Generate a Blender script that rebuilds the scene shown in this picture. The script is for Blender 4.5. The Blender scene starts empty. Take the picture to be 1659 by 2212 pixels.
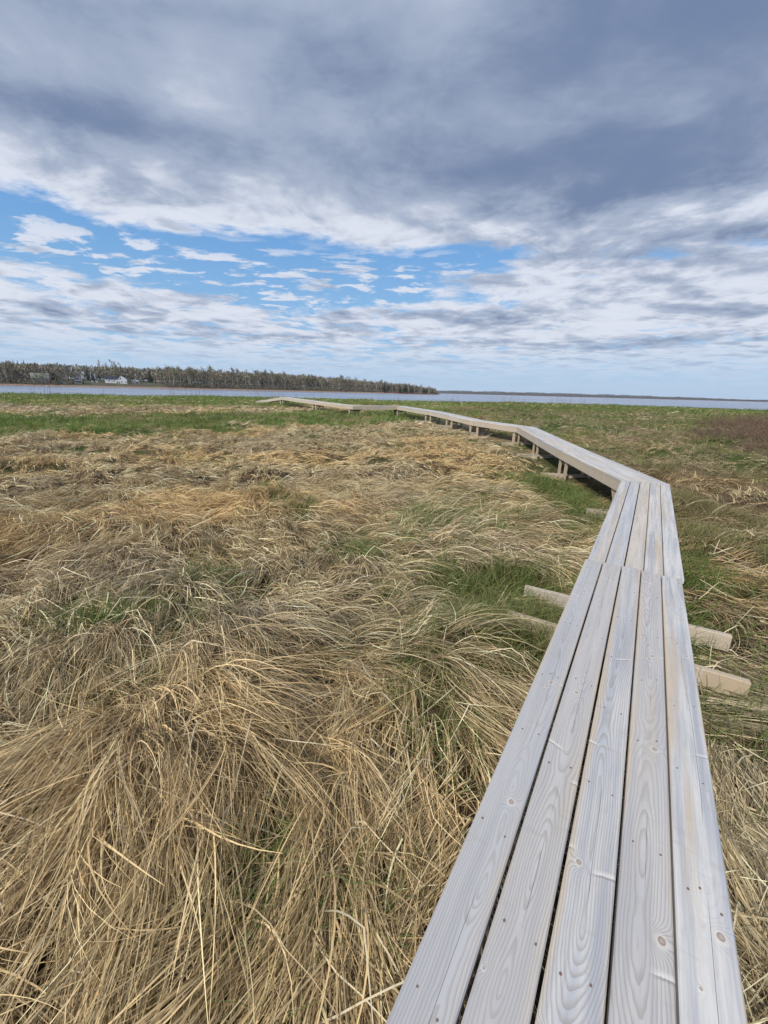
import bpy, bmesh, math, random
import numpy as np
from mathutils import Matrix, Vector

random.seed(7)
rng = np.random.default_rng(7)
S = bpy.context.scene
COL = S.collection
R = math.radians

# ------------------------------------------------------------------ camera
EYE = 1.95
cd = bpy.data.cameras.new("camera")
cam = bpy.data.objects.new("camera", cd)
COL.objects.link(cam)
cd.sensor_fit = 'VERTICAL'
cd.sensor_height = 36.0
cd.lens = 36.0 * 880 / 2212
cd.clip_start = 0.05
cd.clip_end = 20000
cam.matrix_world = (Matrix.Translation((0, 0, EYE)) @ Matrix.Rotation(R(90 - 16.46), 4, 'X')
                    @ Matrix.Rotation(R(1.47), 4, 'Z'))
S.camera = cam
S.render.resolution_x, S.render.resolution_y = 768, 1024
S.view_settings.view_transform = 'Standard'
S.view_settings.look = 'None'
S.view_settings.gamma = 1
S.view_settings.exposure = 0.0

# ------------------------------------------------------------------ node helpers
class NT:
    def __init__(s, tree):
        s.t = tree; s.n = tree.nodes; s.l = tree.links
    def node(s, typ, **kw):
        n = s.n.new(typ)
        for k, v in kw.items(): setattr(n, k, v)
        return n
    def put(s, inp, v):
        if isinstance(v, bpy.types.NodeSocket): s.l.new(v, inp)
        elif v is not None: inp.default_value = v
    def math(s, op, a, b=None, c=None, clamp=False):
        n = s.node('ShaderNodeMath', operation=op); n.use_clamp = clamp
        s.put(n.inputs[0], a); s.put(n.inputs[1], b)
        if c is not None: s.put(n.inputs[2], c)
        return n.outputs[0]
    def vmath(s, op, a, b=None):
        n = s.node('ShaderNodeVectorMath', operation=op)
        s.put(n.inputs[0], a); s.put(n.inputs[1], b)
        return n.outputs[0]
    def xyz(s, x, y, z):
        n = s.node('ShaderNodeCombineXYZ')
        for i, v in enumerate((x, y, z)): s.put(n.inputs[i], v)
        return n.outputs[0]
    def sep(s, v):
        n = s.node('ShaderNodeSeparateXYZ'); s.put(n.inputs[0], v)
        return n.outputs
    def noise(s, vec, scale, detail=4, rough=.5, dist=0, out=0):
        n = s.node('ShaderNodeTexNoise')
        s.put(n.inputs['Vector'], vec); s.put(n.inputs['Scale'], scale)
        s.put(n.inputs['Detail'], detail); s.put(n.inputs['Roughness'], rough)
        s.put(n.inputs['Distortion'], dist)
        return n.outputs[out]
    def step(s, x, a, b, lo=0., hi=1.):
        n = s.node('ShaderNodeMapRange', interpolation_type='SMOOTHSTEP')
        s.put(n.inputs['Value'], x); s.put(n.inputs['From Min'], a); s.put(n.inputs['From Max'], b)
        s.put(n.inputs['To Min'], lo); s.put(n.inputs['To Max'], hi)
        return n.outputs['Result']
    def mix(s, f, a, b, mode='MIX'):
        n = s.node('ShaderNodeMix', data_type='RGBA', blend_type=mode)
        s.put(n.inputs['Factor'], f)
        s.put(n.inputs[6], a if isinstance(a, bpy.types.NodeSocket) else (*a, 1))
        s.put(n.inputs[7], b if isinstance(b, bpy.types.NodeSocket) else (*b, 1))
        return n.outputs[2]
    def gauss(s, x, z, x0, z0, rx, rz, w):
        a = s.math('DIVIDE', s.math('SUBTRACT', x, x0), rx)
        b = s.math('DIVIDE', s.math('SUBTRACT', z, z0), rz)
        q = s.math('ADD', s.math('MULTIPLY', a, a), s.math('MULTIPLY', b, b))
        return s.math('MULTIPLY', s.math('EXPONENT', s.math('MULTIPLY', q, -1)), w)
    def bump(s, h, strength, dist, normal=None):
        n = s.node('ShaderNodeBump')
        n.inputs['Strength'].default_value = strength; n.inputs['Distance'].default_value = dist
        s.put(n.inputs['Height'], h)
        if normal is not None: s.put(n.inputs['Normal'], normal)
        return n.outputs[0]

def material(name):
    m = bpy.data.materials.new(name); m.use_nodes = True
    nt = NT(m.node_tree)
    return m, nt, m.node_tree.nodes['Principled BSDF']

def plain(name, col, rough=.8, var=.25, scale=3., spec=.3):
    m, nt, p = material(name)
    co = nt.node('ShaderNodeTexCoord').outputs['Object']
    f = nt.noise(co, scale, 5, .6)
    nt.put(p.inputs['Base Color'], nt.mix(f, [c * (1 - var) for c in col], [min(1, c * (1 + var)) for c in col]))
    p.inputs['Roughness'].default_value = rough
    p.inputs['Specular IOR Level'].default_value = spec
    return m

# ------------------------------------------------------------------ sky and sun
SUN_EL, SUN_AZ = R(40), R(222)          # azimuth clockwise from +Y: behind the camera, to the left
world = bpy.data.worlds.new("World"); S.world = world
world.use_nodes = True
w = NT(world.node_tree)
bg = world.node_tree.nodes['Background']
bg.inputs['Strength'].default_value = 0.1
sky = w.node('ShaderNodeTexSky', sky_type='NISHITA')
sky.sun_disc = False
sky.sun_elevation = SUN_EL; sky.sun_rotation = SUN_AZ
sky.air_density = 1.0; sky.dust_density = 0.3; sky.ozone_density = 2.0
d = w.node('ShaderNodeTexCoord').outputs['Generated']
dx, dy, dz = w.sep(d)
zc = w.math('ADD', w.math('MAXIMUM', dz, 0.0), 0.075)
px = w.math('DIVIDE', dx, zc); py = w.math('DIVIDE', dy, zc)
P = w.xyz(px, py, 0.0)
warp = w.vmath('SCALE', w.vmath('SUBTRACT', w.noise(P, 0.9, 3, .5, 0, 1), (.5, .5, .5)), None)
warp.node.inputs['Scale'].default_value = 0.55
Pw = w.vmath('ADD', P, warp)
n_big = w.noise(w.vmath('ADD', Pw, (3.1, 7.7, 0.)), 0.55, 3, .5)
n_det = w.noise(w.vmath('ADD', Pw, (11.3, 2.4, 0.)), 1.9, 10, .62)
n_puff = w.noise(w.vmath('ADD', w.vmath('MULTIPLY', Pw, (.8, 1.25, 1.)), (1.3, 4.4, 0.)), 4.2, 8, .6)
fb = w.math('ADD', w.math('MULTIPLY', n_big, .30), w.math('MULTIPLY', n_det, .70))
# where the open blue lies and where the deck of cloud is thick
BL = [(-.58, .250, .24, .040, -.28), (-.20, .262, .18, .042, -.25), (-.20, .207, .28, .026, -.29), (.12, .262, .12, .02, -.19),
      (-.41, .352, .05, .03, -.16), (-.60, .205, .2, .012, -.05), (.0, .125, 1.2, .07, .03), (-.45, .335, .16, .035, .10), (.2, .31, .3, .03, .08), (.55, .20, .3, .07, .12),
      (-.42, .285, .10, .02, .08)]
bias = None
for b in BL:
    g = w.gauss(dx, dz, *b); bias = g if bias is None else w.math('ADD', bias, g)
up = w.step(w.math('ADD', dz, w.math('MULTIPLY', w.math('SUBTRACT', n_big, .5), .12)), .27, .42, 0., .34)
cov = w.math('ADD', w.math('ADD', fb, .075), w.math('ADD', bias, up))
cov = w.math('ADD', cov, w.math('MULTIPLY', w.math('SUBTRACT', n_puff, .5), .30))
puff = w.math('MULTIPLY', w.step(n_puff, .495, .60), w.step(dz, .30, .24))
dens = w.math('MAXIMUM', w.step(cov, .46, .60), w.math('MULTIPLY', puff, .92))
TH = [(.50, .50, .40, .16, .36), (.50, .345, .36, .05, .24), (.10, .40, .42, .05, .18), (-.25, .43, .30, .08, .10), (.55, .26, .3, .035, .36),
      (.07, .57, .08, .06, -.24), (-.56, .44, .12, .06, -.12), (.10, .165, .16, .012, .34), (-.45, .125, .3, .02, .22), (.45, .105, .4, .014, .22),
      (-.50, .40, .2, .028, .28), (-.55, .53, .3, .08, .14), (.0, .52, .9, .2, .27), (-.10, .47, .2, .03, -.08), (.30, .31, .3, .015, -.15)]
tb = None
for b in TH:
    g = w.gauss(dx, dz, *b); tb = g if tb is None else w.math('ADD', tb, g)
n_sh = w.noise(w.vmath('ADD', Pw, (5.3, 1.4, 0.)), 1.15, 5, .5)
n_fine = w.noise(w.vmath('ADD', Pw, (2.3, 9.4, 0.)), 3.6, 7, .6)
sh = w.math('ADD', w.math('MULTIPLY', w.math('SUBTRACT', n_sh, .5), w.step(dz, .22, .42, 1.5, .85)), w.math('MULTIPLY', w.math('SUBTRACT', cov, .62), .8))
sh = w.math('ADD', sh, w.math('MULTIPLY', w.math('SUBTRACT', n_fine, .5), w.step(dz, .25, .45, 1.65, .40)))
sh = w.math('ADD', sh, tb)
shade = w.step(sh, w.step(dz, .22, .32, -.30, -.12), .98)
white = (7.3, 7.75, 8.8); grey = (3.9, 4.6, 6.0); dark = (1.75, 2.4, 3.9)
ccol = w.mix(w.step(shade, 0., .5), white, grey)
ccol = w.mix(w.step(shade, .4, 1.), ccol, dark)
blue = w.mix(.75, sky.outputs[0], w.mix(w.step(dz, .14, .34), (2.5, 5.1, 8.5), (1.5, 3.95, 8.1)))
skyc = w.mix(dens, blue, ccol)
hz = w.step(dz, .015, .13, .92, 0.)
skyc = w.mix(hz, skyc, (4.6, 6.3, 8.3))
# cloud round the sun, behind the camera, is brighter
toward = w.node('ShaderNodeVectorMath', operation='DOT_PRODUCT'); w.put(toward.inputs[0], d)
toward.inputs[1].default_value = (math.sin(SUN_AZ) * math.cos(SUN_EL), math.cos(SUN_AZ) * math.cos(SUN_EL), math.sin(SUN_EL))
glow = w.math('ADD', 1.0, w.math('MULTIPLY', w.math('POWER', w.math('MAXIMUM', toward.outputs['Value'], 0.0), 3.0), .35))
gl = w.vmath('SCALE', skyc, None); w.put(gl.node.inputs['Scale'], glow)
w.put(bg.inputs['Color'], gl)

sl = bpy.data.lights.new("sun", 'SUN'); sl.energy = 3.8; sl.angle = R(5); sl.color = (1, .93, .82)
so = bpy.data.objects.new("sun", sl); COL.objects.link(so)
sv = Vector((math.sin(SUN_AZ) * math.cos(SUN_EL), math.cos(SUN_AZ) * math.cos(SUN_EL), math.sin(SUN_EL)))
so.rotation_euler = sv.to_track_quat('Z', 'Y').to_euler()
so.location = (0, 0, 50)

# ------------------------------------------------------------------ object helpers
def tag(o, label=None, cat=None, group=None, kind=None):
    if label: o['label'] = label
    if cat: o['category'] = cat
    if group: o['group'] = group
    if kind: o['kind'] = kind
    return o
def link(name, me, mats=(), parent=None):
    o = bpy.data.objects.new(name, me); COL.objects.link(o)
    for m in (mats if isinstance(mats, (list, tuple)) else [mats]): me.materials.append(m)
    if parent is not None: o.parent = parent
    return o
def empty(name, M):
    o = bpy.data.objects.new(name, None); COL.objects.link(o)
    o.empty_display_size = .2; o.matrix_world = M
    return o
def mesh_np(name, V, F, smooth=False):
    """V (n,3), F (m,k) constant face size."""
    me = bpy.data.meshes.new(name)
    n, (m, k) = len(V), F.shape
    me.vertices.add(n); me.vertices.foreach_set('co', np.ascontiguousarray(V, np.float32).ravel())
    me.loops.add(m * k); me.loops.foreach_set('vertex_index', np.ascontiguousarray(F, np.int32).ravel())
    me.polygons.add(m); me.polygons.foreach_set('loop_start', np.arange(0, m * k, k, dtype=np.int32))
    if smooth: me.polygons.foreach_set('use_smooth', np.ones(m, bool))
    me.update(); me.validate()
    return me
def bm_mesh(name, bm):
    me = bpy.data.meshes.new(name); bm.normal_update(); bm.to_mesh(me); bm.free(); return me
def add_box(bm, x0, x1, y0, y1, z0, z1, ch=0.0, mat=0):
    r = bmesh.ops.create_cube(bm, size=1.0)
    vs = r['verts']
    for v in vs:
        v.co = Vector(((x0 + x1) / 2 + v.co.x * (x1 - x0), (y0 + y1) / 2 + v.co.y * (y1 - y0), (z0 + z1) / 2 + v.co.z * (z1 - z0)))
    fs = list({f for v in vs for f in v.link_faces})
    for f in fs: f.material_index = mat
    if ch:
        es = list({e for v in vs for e in v.link_edges})
        bmesh.ops.bevel(bm, geom=es, offset=ch, segments=1, affect='EDGES')
    return vs
def poly_prism(bm, pts, y0, y1, mat=0):
    """polygon in x,z pushed along y."""
    a = [bm.verts.new((x, y0, z)) for x, z in pts]; b = [bm.verts.new((x, y1, z)) for x, z in pts]
    n = len(pts); fs = [bm.faces.new(a), bm.faces.new(b[::-1])]
    for i in range(n): fs.append(bm.faces.new((a[(i + 1) % n], a[i], b[i], b[(i + 1) % n])))
    for f in fs: f.material_index = mat

# ------------------------------------------------------------------ numpy noise and terrain
def vnoise(x, y, scale, seed):
    x = np.asarray(x, float) / scale + seed * 17.13; y = np.asarray(y, float) / scale - seed * 9.71
    xi = np.floor(x).astype(np.int64); yi = np.floor(y).astype(np.int64)
    fx = x - xi; fy = y - yi; fx = fx * fx * (3 - 2 * fx); fy = fy * fy * (3 - 2 * fy)
    def h(a, b):
        n = (a * 374761393 + b * 668265263 + seed * 982451653) & 0xFFFFFFFF
        n = ((n ^ (n >> 13)) * 1274126177) & 0xFFFFFFFF
        n = n ^ (n >> 16)
        return (n & 0xFFFF) / 65535.0
    return (h(xi, yi) * (1 - fx) + h(xi + 1, yi) * fx) * (1 - fy) + (h(xi, yi + 1) * (1 - fx) + h(xi + 1, yi + 1) * fx) * fy

SHORE = np.array([(-260, -120), (-150, -20), (-80, 15), (-42.4, 46.1), (-32.8, 55.8), (-23.8, 63), (-9.7, 65.2), (4.4, 63.5), (21.4, 72),
                  (37.9, 74.5), (54.6, 75), (64, 70), (95, 66), (150, 60), (260, -60)], float)
def shore_dist(x, y):
    """signed distance to the marsh edge (positive on land)."""
    x = np.asarray(x, float); y = np.asarray(y, float)
    best = np.full(x.shape, 1e9); inside = np.zeros(x.shape, bool)
    Pn = np.vstack([SHORE])
    for (ax, ay), (bx, by) in zip(Pn[:-1], Pn[1:]):
        ux, uy = bx - ax, by - ay; L2 = ux * ux + uy * uy
        t = np.clip(((x - ax) * ux + (y - ay) * uy) / L2, 0, 1)
        best = np.minimum(best, np.hypot(x - ax - t * ux, y - ay - t * uy))
    Q = np.vstack([SHORE, [(260, -400), (-260, -400)]])
    for (ax, ay), (bx, by) in zip(Q, np.roll(Q, -1, 0)):
        c = ((ay > y) != (by > y))
        with np.errstate(divide='ignore', invalid='ignore'):
            xx = (bx - ax) * (y - ay) / (by - ay if by != ay else 1e-9) + ax
        inside ^= c & (x < xx)
    wob = (vnoise(x, y, 6, 31) - .5) * 3 + (vnoise(x, y, 1.7, 32) - .5) * 1.2
    return np.where(inside, best, -best) + wob

# boardwalk centre line (x, y, z of the walking surface)
HW = .357
NODES = [(-.160, -.430, .548), (2.140, 3.220, .55), (4.505, 6.95, .56), (4.78, 10.2, .635), (5.09, 13.1, .70), (5.42, 16.13, .77), (4.30, 19.1, .775),
         (3.48, 21.3, .88), (2.62, 23.6, .975), (.92, 28.1, 1.05), (-2.0, 27.1, 1.03), (-5.1, 31.1, 1.14), (-8.9, 36.8, 1.27), (-11.9, 39.3, .80)]
CORNER = {2, 5, 9, 10, 12}
NV = [np.array(n) for n in NODES]
def deck_dist(x, y):
    x = np.asarray(x, float); y = np.asarray(y, float)
    best = np.full(x.shape, 1e9); zz = np.zeros(x.shape)
    ext = NV[0] + (NV[0] - NV[1]) * .5
    for a, b in zip([ext] + NV[:-1], NV):
        u = (b - a)[:2]; L2 = u @ u
        t = np.clip(((x - a[0]) * u[0] + (y - a[1]) * u[1]) / L2, 0, 1)
        dd = np.hypot(x - a[0] - t * u[0], y - a[1] - t * u[1])
        m = dd < best; best = np.where(m, dd, best); zz = np.where(m, a[2] + t * (b[2] - a[2]), zz)
    return best, zz

def ground_z(x, y, rough=True):
    x = np.asarray(x, float); y = np.asarray(y, float)
    dd = np.hypot(x, y)
    base = np.clip((dd - 8) / 30, 0, 1) * .62
    sd = shore_dist(x, y)
    base = base - 1.9 * np.clip((.8 - sd) / 4.5, 0, 1) - np.clip(-sd - 4, 0, 60) * .05
    if not rough: return base
    fade = np.clip(1.15 - dd / 70, .45, 1)
    near, zd = deck_dist(x, y)
    k = np.clip((near - .25) / .9, 0, 1)
    t = (vnoise(x, y, .85, 3) ** 1.3 - .38) * .33 + (vnoise(x, y, .38, 4) - .5) * .13 + (vnoise(x, y, 4.5, 5) - .5) * .2
    k = k * np.clip((sleeper_dist(x, y) - .30) / .4, 0, 1)
    return base + t * fade * (k * .94 + .06) - .05 * (1 - k) - .13 * ditch(x, y)
def ditch(x, y):
    """the wet bare strip along the left side of the walkway past the first corner, 0..1."""
    xl = np.interp(y, [5.5, 7, 10, 13, 16, 18.5, 21], [2.9, 3.75, 4.0, 4.25, 4.55, 3.9, 3.1])
    wv = np.interp(y, [5.5, 7, 9, 16, 20], [.3, .45, .55, .75, .5])
    return np.exp(-((x - xl) / wv) ** 2) * np.clip((y - 5.6) / 1.2, 0, 1) * np.clip((21 - y) / 2, 0, 1)
SA = SB = np.zeros((0, 3))
def sleeper_dist(x, y):
    best = np.full(np.shape(x), 9.)
    x = np.asarray(x, float); y = np.asarray(y, float)
    for a, b in zip(SA, SB):
        u = (b - a)[:2]; t = np.clip(((x - a[0]) * u[0] + (y - a[1]) * u[1]) / (u @ u), 0, 1)
        best = np.minimum(best, np.hypot(x - a[0] - t * u[0], y - a[1] - t * u[1]))
    return best

# ------------------------------------------------------------------ the setting: marsh ground, water
def polar_sheet(radii, nphi):
    ph = np.linspace(0, 2 * np.pi, nphi, endpoint=False)
    rr, pp = np.meshgrid(radii, ph, indexing='ij')
    X = rr * np.sin(pp); Y = rr * np.cos(pp)
    i, j = np.meshgrid(np.arange(len(radii) - 1), np.arange(nphi), indexing='ij')
    a = i * nphi + j; b = i * nphi + (j + 1) % nphi
    F = np.stack([a, a + nphi, b + nphi, b], -1).reshape(-1, 4)[:, ::-1]
    return X.ravel(), Y.ravel(), F
m_water, nt, p = material('bay_water')
co = nt.node('ShaderNodeTexCoord').outputs['Object']
wv = nt.node('ShaderNodeMapping'); nt.put(wv.inputs[0], co); wv.inputs['Rotation'].default_value = (0, 0, R(18)); wv.inputs['Scale'].default_value = (.55, 1.6, 1)
n1 = nt.noise(wv.outputs[0], .35, 4, .6); n2 = nt.noise(wv.outputs[0], 1.6, 3, .6); n3 = nt.noise(wv.outputs[0], .03, 3, .55); n0 = nt.noise(wv.outputs[0], .075, 3, .55)
nt.put(p.inputs['Base Color'], nt.mix(nt.step(nt.math('ADD', nt.math('MULTIPLY', n3, .5), nt.math('MULTIPLY', n0, .5)), .40, .60), (.12, .16, .24), (.27, .32, .41)))
p.inputs['Roughness'].default_value = .22
h = nt.math('ADD', nt.math('ADD', nt.math('MULTIPLY', n1, 1.0), nt.math('MULTIPLY', n2, .28)), nt.math('MULTIPLY', n0, 3.2))
nt.put(p.inputs['Normal'], nt.bump(h, 1.0, .55))
V = np.array([(-9000, -9000, 0), (9000, -9000, 0), (9000, 9000, 0), (-9000, 9000, 0)], float); V[:, 2] = -.8
tag(link('water', mesh_np('water', V, np.array([[0, 1, 2, 3]])), m_water), kind='structure')

# ------------------------------------------------------------------ weathered wood
def wood(name, pale, tan, silver, ring, strength=1.0):
    m, nt, p = material(name)
    co = nt.node('ShaderNodeTexCoord').outputs['Object']
    rnd = nt.node('ShaderNodeObjectInfo').outputs['Random']
    x, y, z = nt.sep(co)
    off = nt.math('MULTIPLY', rnd, 73.0)
    xs = nt.math('ADD', x, off)
    # log axis wanders below the face: cathedral grain
    q = nt.xyz(xs, off, 0.)
    a1 = nt.noise(nt.vmath('MULTIPLY', q, (.9, 1, 1)), 1.0, 2, .5)
    a2 = nt.noise(nt.vmath('ADD', nt.vmath('MULTIPLY', q, (.55, 1, 1)), (9., 4., 0.)), 1.0, 2, .5)
    a3 = nt.noise(nt.vmath('ADD', q, (0., 0., 7.)), 9.0, 2, .5)
    yc = nt.math('SUBTRACT', y, nt.math('MULTIPLY', nt.math('SUBTRACT', a2, .5), .22))
    zd = nt.math('ADD', nt.math('MULTIPLY', nt.math('SUBTRACT', a1, .42), .30), nt.math('MULTIPLY', nt.math('SUBTRACT', a3, .5), .012))
    zd = nt.math('ADD', zd, z)
    fl = nt.noise(nt.xyz(nt.math('MULTIPLY', xs, 3.5), nt.math('MULTIPLY', y, 22.), off), 1.0, 3, .5)
    r = nt.math('SQRT', nt.math('ADD', nt.math('MULTIPLY', yc, yc), nt.math('MULTIPLY', zd, zd)))
    r = nt.math('ADD', r, nt.math('MULTIPLY', nt.math('SUBTRACT', fl, .5), .012))
    # knots
    vor = nt.node('ShaderNodeTexVoronoi', feature='F1', voronoi_dimensions='2D'); vor.inputs['Scale'].default_value = 1.0
    nt.put(vor.inputs['Vector'], nt.xyz(nt.math('MULTIPLY', xs, 2.6), nt.math('MULTIPLY', y, 7.5), 0.))
    vor.inputs['Randomness'].default_value = 1.0
    vx, vy, vz = nt.sep(nt.vmath('SUBTRACT', nt.xyz(nt.math('MULTIPLY', xs, 2.6), nt.math('MULTIPLY', y, 7.5), 0.), vor.outputs['Position']))
    kx = nt.math('DIVIDE', vx, 2.6 * 1.15); ky = nt.math('DIVIDE', vy, 7.5)
    # noise on outline
    kd = nt.math('SQRT', nt.math('ADD', nt.math('MULTIPLY', kx, kx), nt.math('MULTIPLY', ky, ky)))
    kd = nt.math('MULTIPLY', kd, nt.math('ADD', .75, nt.math('MULTIPLY', fl, .5)))
    krand = nt.sep(vor.outputs['Color'])[0]
    ksz = nt.math('MULTIPLY', nt.step(krand, .28, 1.0), .0115)
    infl = nt.math('EXPONENT', nt.math('MULTIPLY', nt.math('POWER', nt.math('DIVIDE', kd, nt.math('ADD', nt.math('MULTIPLY', ksz, 2.1), .004)), 2.), -1.))
    r = nt.math('ADD', r, nt.math('MULTIPLY', nt.math('MULTIPLY', infl, ksz), 3.2))
    ph = nt.math('FRACT', nt.math('DIVIDE', r, nt.math('ADD', .0052, nt.math('MULTIPLY', a1, .006))))
    line = nt.math('MULTIPLY', nt.step(ph, .35, .93), nt.step(ph, 1.0, .94))
    fib = nt.noise(nt.xyz(nt.math('MULTIPLY', xs, 5.), nt.math('MULTIPLY', y, 420.), off), 1.0, 3, .6)
    blot = nt.noise(nt.xyz(nt.math('MULTIPLY', xs, 1.1), nt.math('MULTIPLY', y, 26.), nt.math('ADD', off, 3.)), 1.0, 4, .6)
    blot2 = nt.noise(nt.xyz(nt.math('MULTIPLY', xs, .8), nt.math('MULTIPLY', y, 14.), nt.math('ADD', off, 8.)), 1.0, 3, .55)
    vary = nt.noise(nt.xyz(nt.math('MULTIPLY', xs, .45), off, 2.), 1., 2, .5)
    base = nt.mix(nt.step(blot, .36, .66), pale, silver)
    base = nt.mix(nt.math('MULTIPLY', nt.step(blot2, .50, .70), .8), base, tan)
    base = nt.mix(nt.math('MULTIPLY', fib, .28), base, (.26, .24, .22))
    r2 = nt.math('FRACT', nt.math('MULTIPLY', rnd, 7.31)); r3 = nt.math('FRACT', nt.math('MULTIPLY', rnd, 31.7))
    base = nt.mix(nt.step(r2, .35, 1., 0., .55), base, tan); base = nt.mix(nt.step(r3, .35, 1., 0., .65), base, silver)
    edge = nt.math('MULTIPLY', nt.step(nt.math('ABSOLUTE', nt.math('ADD', y, nt.math('MULTIPLY', nt.math('SUBTRACT', a2, .5), .05))), .045, .066), nt.step(blot2, .42, .62))
    base = nt.mix(nt.math('MULTIPLY', edge, .7), base, tan)
    fine = nt.noise(nt.xyz(nt.math('MULTIPLY', xs, 14.), nt.math('MULTIPLY', y, 40.), off), 1.0, 4, .65)
    base = nt.mix(nt.math('MULTIPLY', nt.step(fine, .5, .72), .32), base, (.36, .35, .36))
    crs = nt.noise(nt.xyz(nt.math('MULTIPLY', xs, 26.), nt.math('MULTIPLY', y, 7.), off), 1.0, 3, .6)
    base = nt.mix(nt.math('MULTIPLY', nt.step(crs, .60, .72), .30), base, (.33, .32, .33))
    gs = nt.math('MULTIPLY', nt.step(nt.math('ADD', vary, nt.math('MULTIPLY', nt.math('SUBTRACT', rnd, .5), .5)), .42, .72), strength)
    base = nt.mix(nt.math('MULTIPLY', line, nt.math('ADD', .08, nt.math('MULTIPLY', gs, .42))), base, ring)
    # saw marks and hairline checks
    halo = nt.math('MULTIPLY', nt.step(kd, nt.math('MULTIPLY', ksz, 2.1), nt.math('MULTIPLY', ksz, 1.0)), nt.step(ksz, .001, .003))
    base = nt.mix(nt.math('MULTIPLY', halo, .45), base, (.62, .58, .52))
    core = nt.math('MULTIPLY', nt.step(kd, ksz, nt.math('MULTIPLY', ksz, .72)), nt.step(ksz, .001, .003))
    kcol = nt.mix(nt.step(blot, .4, .6), (.21, .135, .10), (.27, .20, .155))
    base = nt.mix(nt.math('MULTIPLY', core, nt.step(kd, 0., ksz, .45, .85)), base, kcol)
    # spike knots: short dents running across the board
    sv_ = nt.xyz(nt.math('ADD', nt.math('MULTIPLY', xs, 1.5), 17.), nt.math('MULTIPLY', y, 5.), 0.)
    vo2 = nt.node('ShaderNodeTexVoronoi', feature='F1', voronoi_dimensions='2D'); nt.put(vo2.inputs['Vector'], sv_); vo2.inputs['Scale'].default_value = 1.
    wx, wy, wz = nt.sep(nt.vmath('SUBTRACT', sv_, vo2.outputs['Position']))
    tilt = nt.sep(vo2.outputs['Color'])
    sx_ = nt.math('ADD', nt.math('DIVIDE', wx, 1.5), nt.math('MULTIPLY', nt.math('MULTIPLY', nt.math('SUBTRACT', tilt[1], .5), 1.2), nt.math('DIVIDE', wy, 5.)))
    sx_ = nt.math('ADD', sx_, nt.math('MULTIPLY', nt.math('SUBTRACT', fine, .5), .012))
    on = nt.math('MULTIPLY', nt.step(tilt[0], .50, .55), nt.step(nt.math('ABSOLUTE', nt.math('DIVIDE', wy, 5.)), .055, .015))
    dk = nt.math('MULTIPLY', on, nt.math('MULTIPLY', nt.step(sx_, -.009, -.002), nt.step(sx_, .002, -.001)))
    lt = nt.math('MULTIPLY', on, nt.math('MULTIPLY', nt.step(sx_, -.001, .003), nt.step(sx_, .022, .004)))
    base = nt.mix(nt.math('MULTIPLY', dk, .6), base, (.24, .215, .20)); base = nt.mix(nt.math('MULTIPLY', lt, .5), base, (.74, .72, .69))
    crk = nt.math('ABSOLUTE', nt.math('SUBTRACT', y, nt.math('MULTIPLY', nt.math('SUBTRACT', a2, .55), .10)))
    crk = nt.math('MULTIPLY', nt.step(crk, .0011, .0004), nt.step(nt.noise(nt.xyz(nt.math('MULTIPLY', xs, 1.3), off, 5.), 1., 2, .5), .50, .56))
    base = nt.mix(nt.math('MULTIPLY', crk, .75), base, (.10, .085, .075))
    nt.put(p.inputs['Base Color'], base)
    nt.put(p.inputs['Roughness'], nt.step(fib, 0., 1., .62, .85))
    p.inputs['Specular IOR Level'].default_value = .28
    hgt = nt.math('SUBTRACT', nt.math('MULTIPLY', fib, .25), nt.math('ADD', nt.math('MULTIPLY', line, .35), crk))
    hgt = nt.math('ADD', hgt, nt.math('MULTIPLY', halo, .8)); hgt = nt.math('SUBTRACT', nt.math('ADD', hgt, lt), dk)
    nt.put(p.inputs['Normal'], nt.bump(hgt, .45, .0022))
    return m
m_plank = wood('weathered_plank', (.63, .625, .615), (.53, .44, .325), (.36, .385, .435), (.26, .23, .20))
m_beam = wood('beam_timber', (.53, .455, .36), (.47, .38, .27), (.46, .415, .355), (.26, .19, .13), .6)
m_post = wood('post_timber', (.46, .36, .25), (.40, .30, .19), (.42, .35, .27), (.2, .14, .09), .6)
m_nail = plain('rusty_nail', (.17, .105, .085), .6, .4, 400)

# ------------------------------------------------------------------ the boardwalk
def plank_mesh(xs, xe, u0, hw, th, bow, seg=14):
    """board along x; xs(u), xe(u) give the end cuts; local y is across."""
    prof = [(-hw, -.004), (-hw + .004, 0), (-hw * .5, .0), (0, 0.0), (hw * .5, 0), (hw - .004, 0), (hw, -.004), (hw, -th), (-hw, -th)]
    n = len(prof); V = []; 
    for i in range(seg + 1):
        t = i / seg
        for (yy, zz) in prof:
            a, b = xs(u0 + yy), xe(u0 + yy)
            V.append((a + (b - a) * t, yy + bow[0] * math.sin(math.pi * t), zz + bow[1] * math.sin(math.pi * t * 2 + bow[2]) - (.0012 if abs(yy) < hw * .2 else 0)))
    Fq = [[i * n + j, (i + 1) * n + j, (i + 1) * n + (j + 1) % n, i * n + (j + 1) % n] for i in range(seg) for j in range(n)]
    me = bpy.data.meshes.new('plank')
    me.from_pydata(V, [], [f[::-1] for f in Fq] + [list(range(n)), [seg * n + k for k in range(n)][::-1]])
    bm = bmesh.new(); bm.from_mesh(me); bmesh.ops.recalc_face_normals(bm, faces=bm.faces); bm.to_mesh(me); bm.free()
    return me

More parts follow.
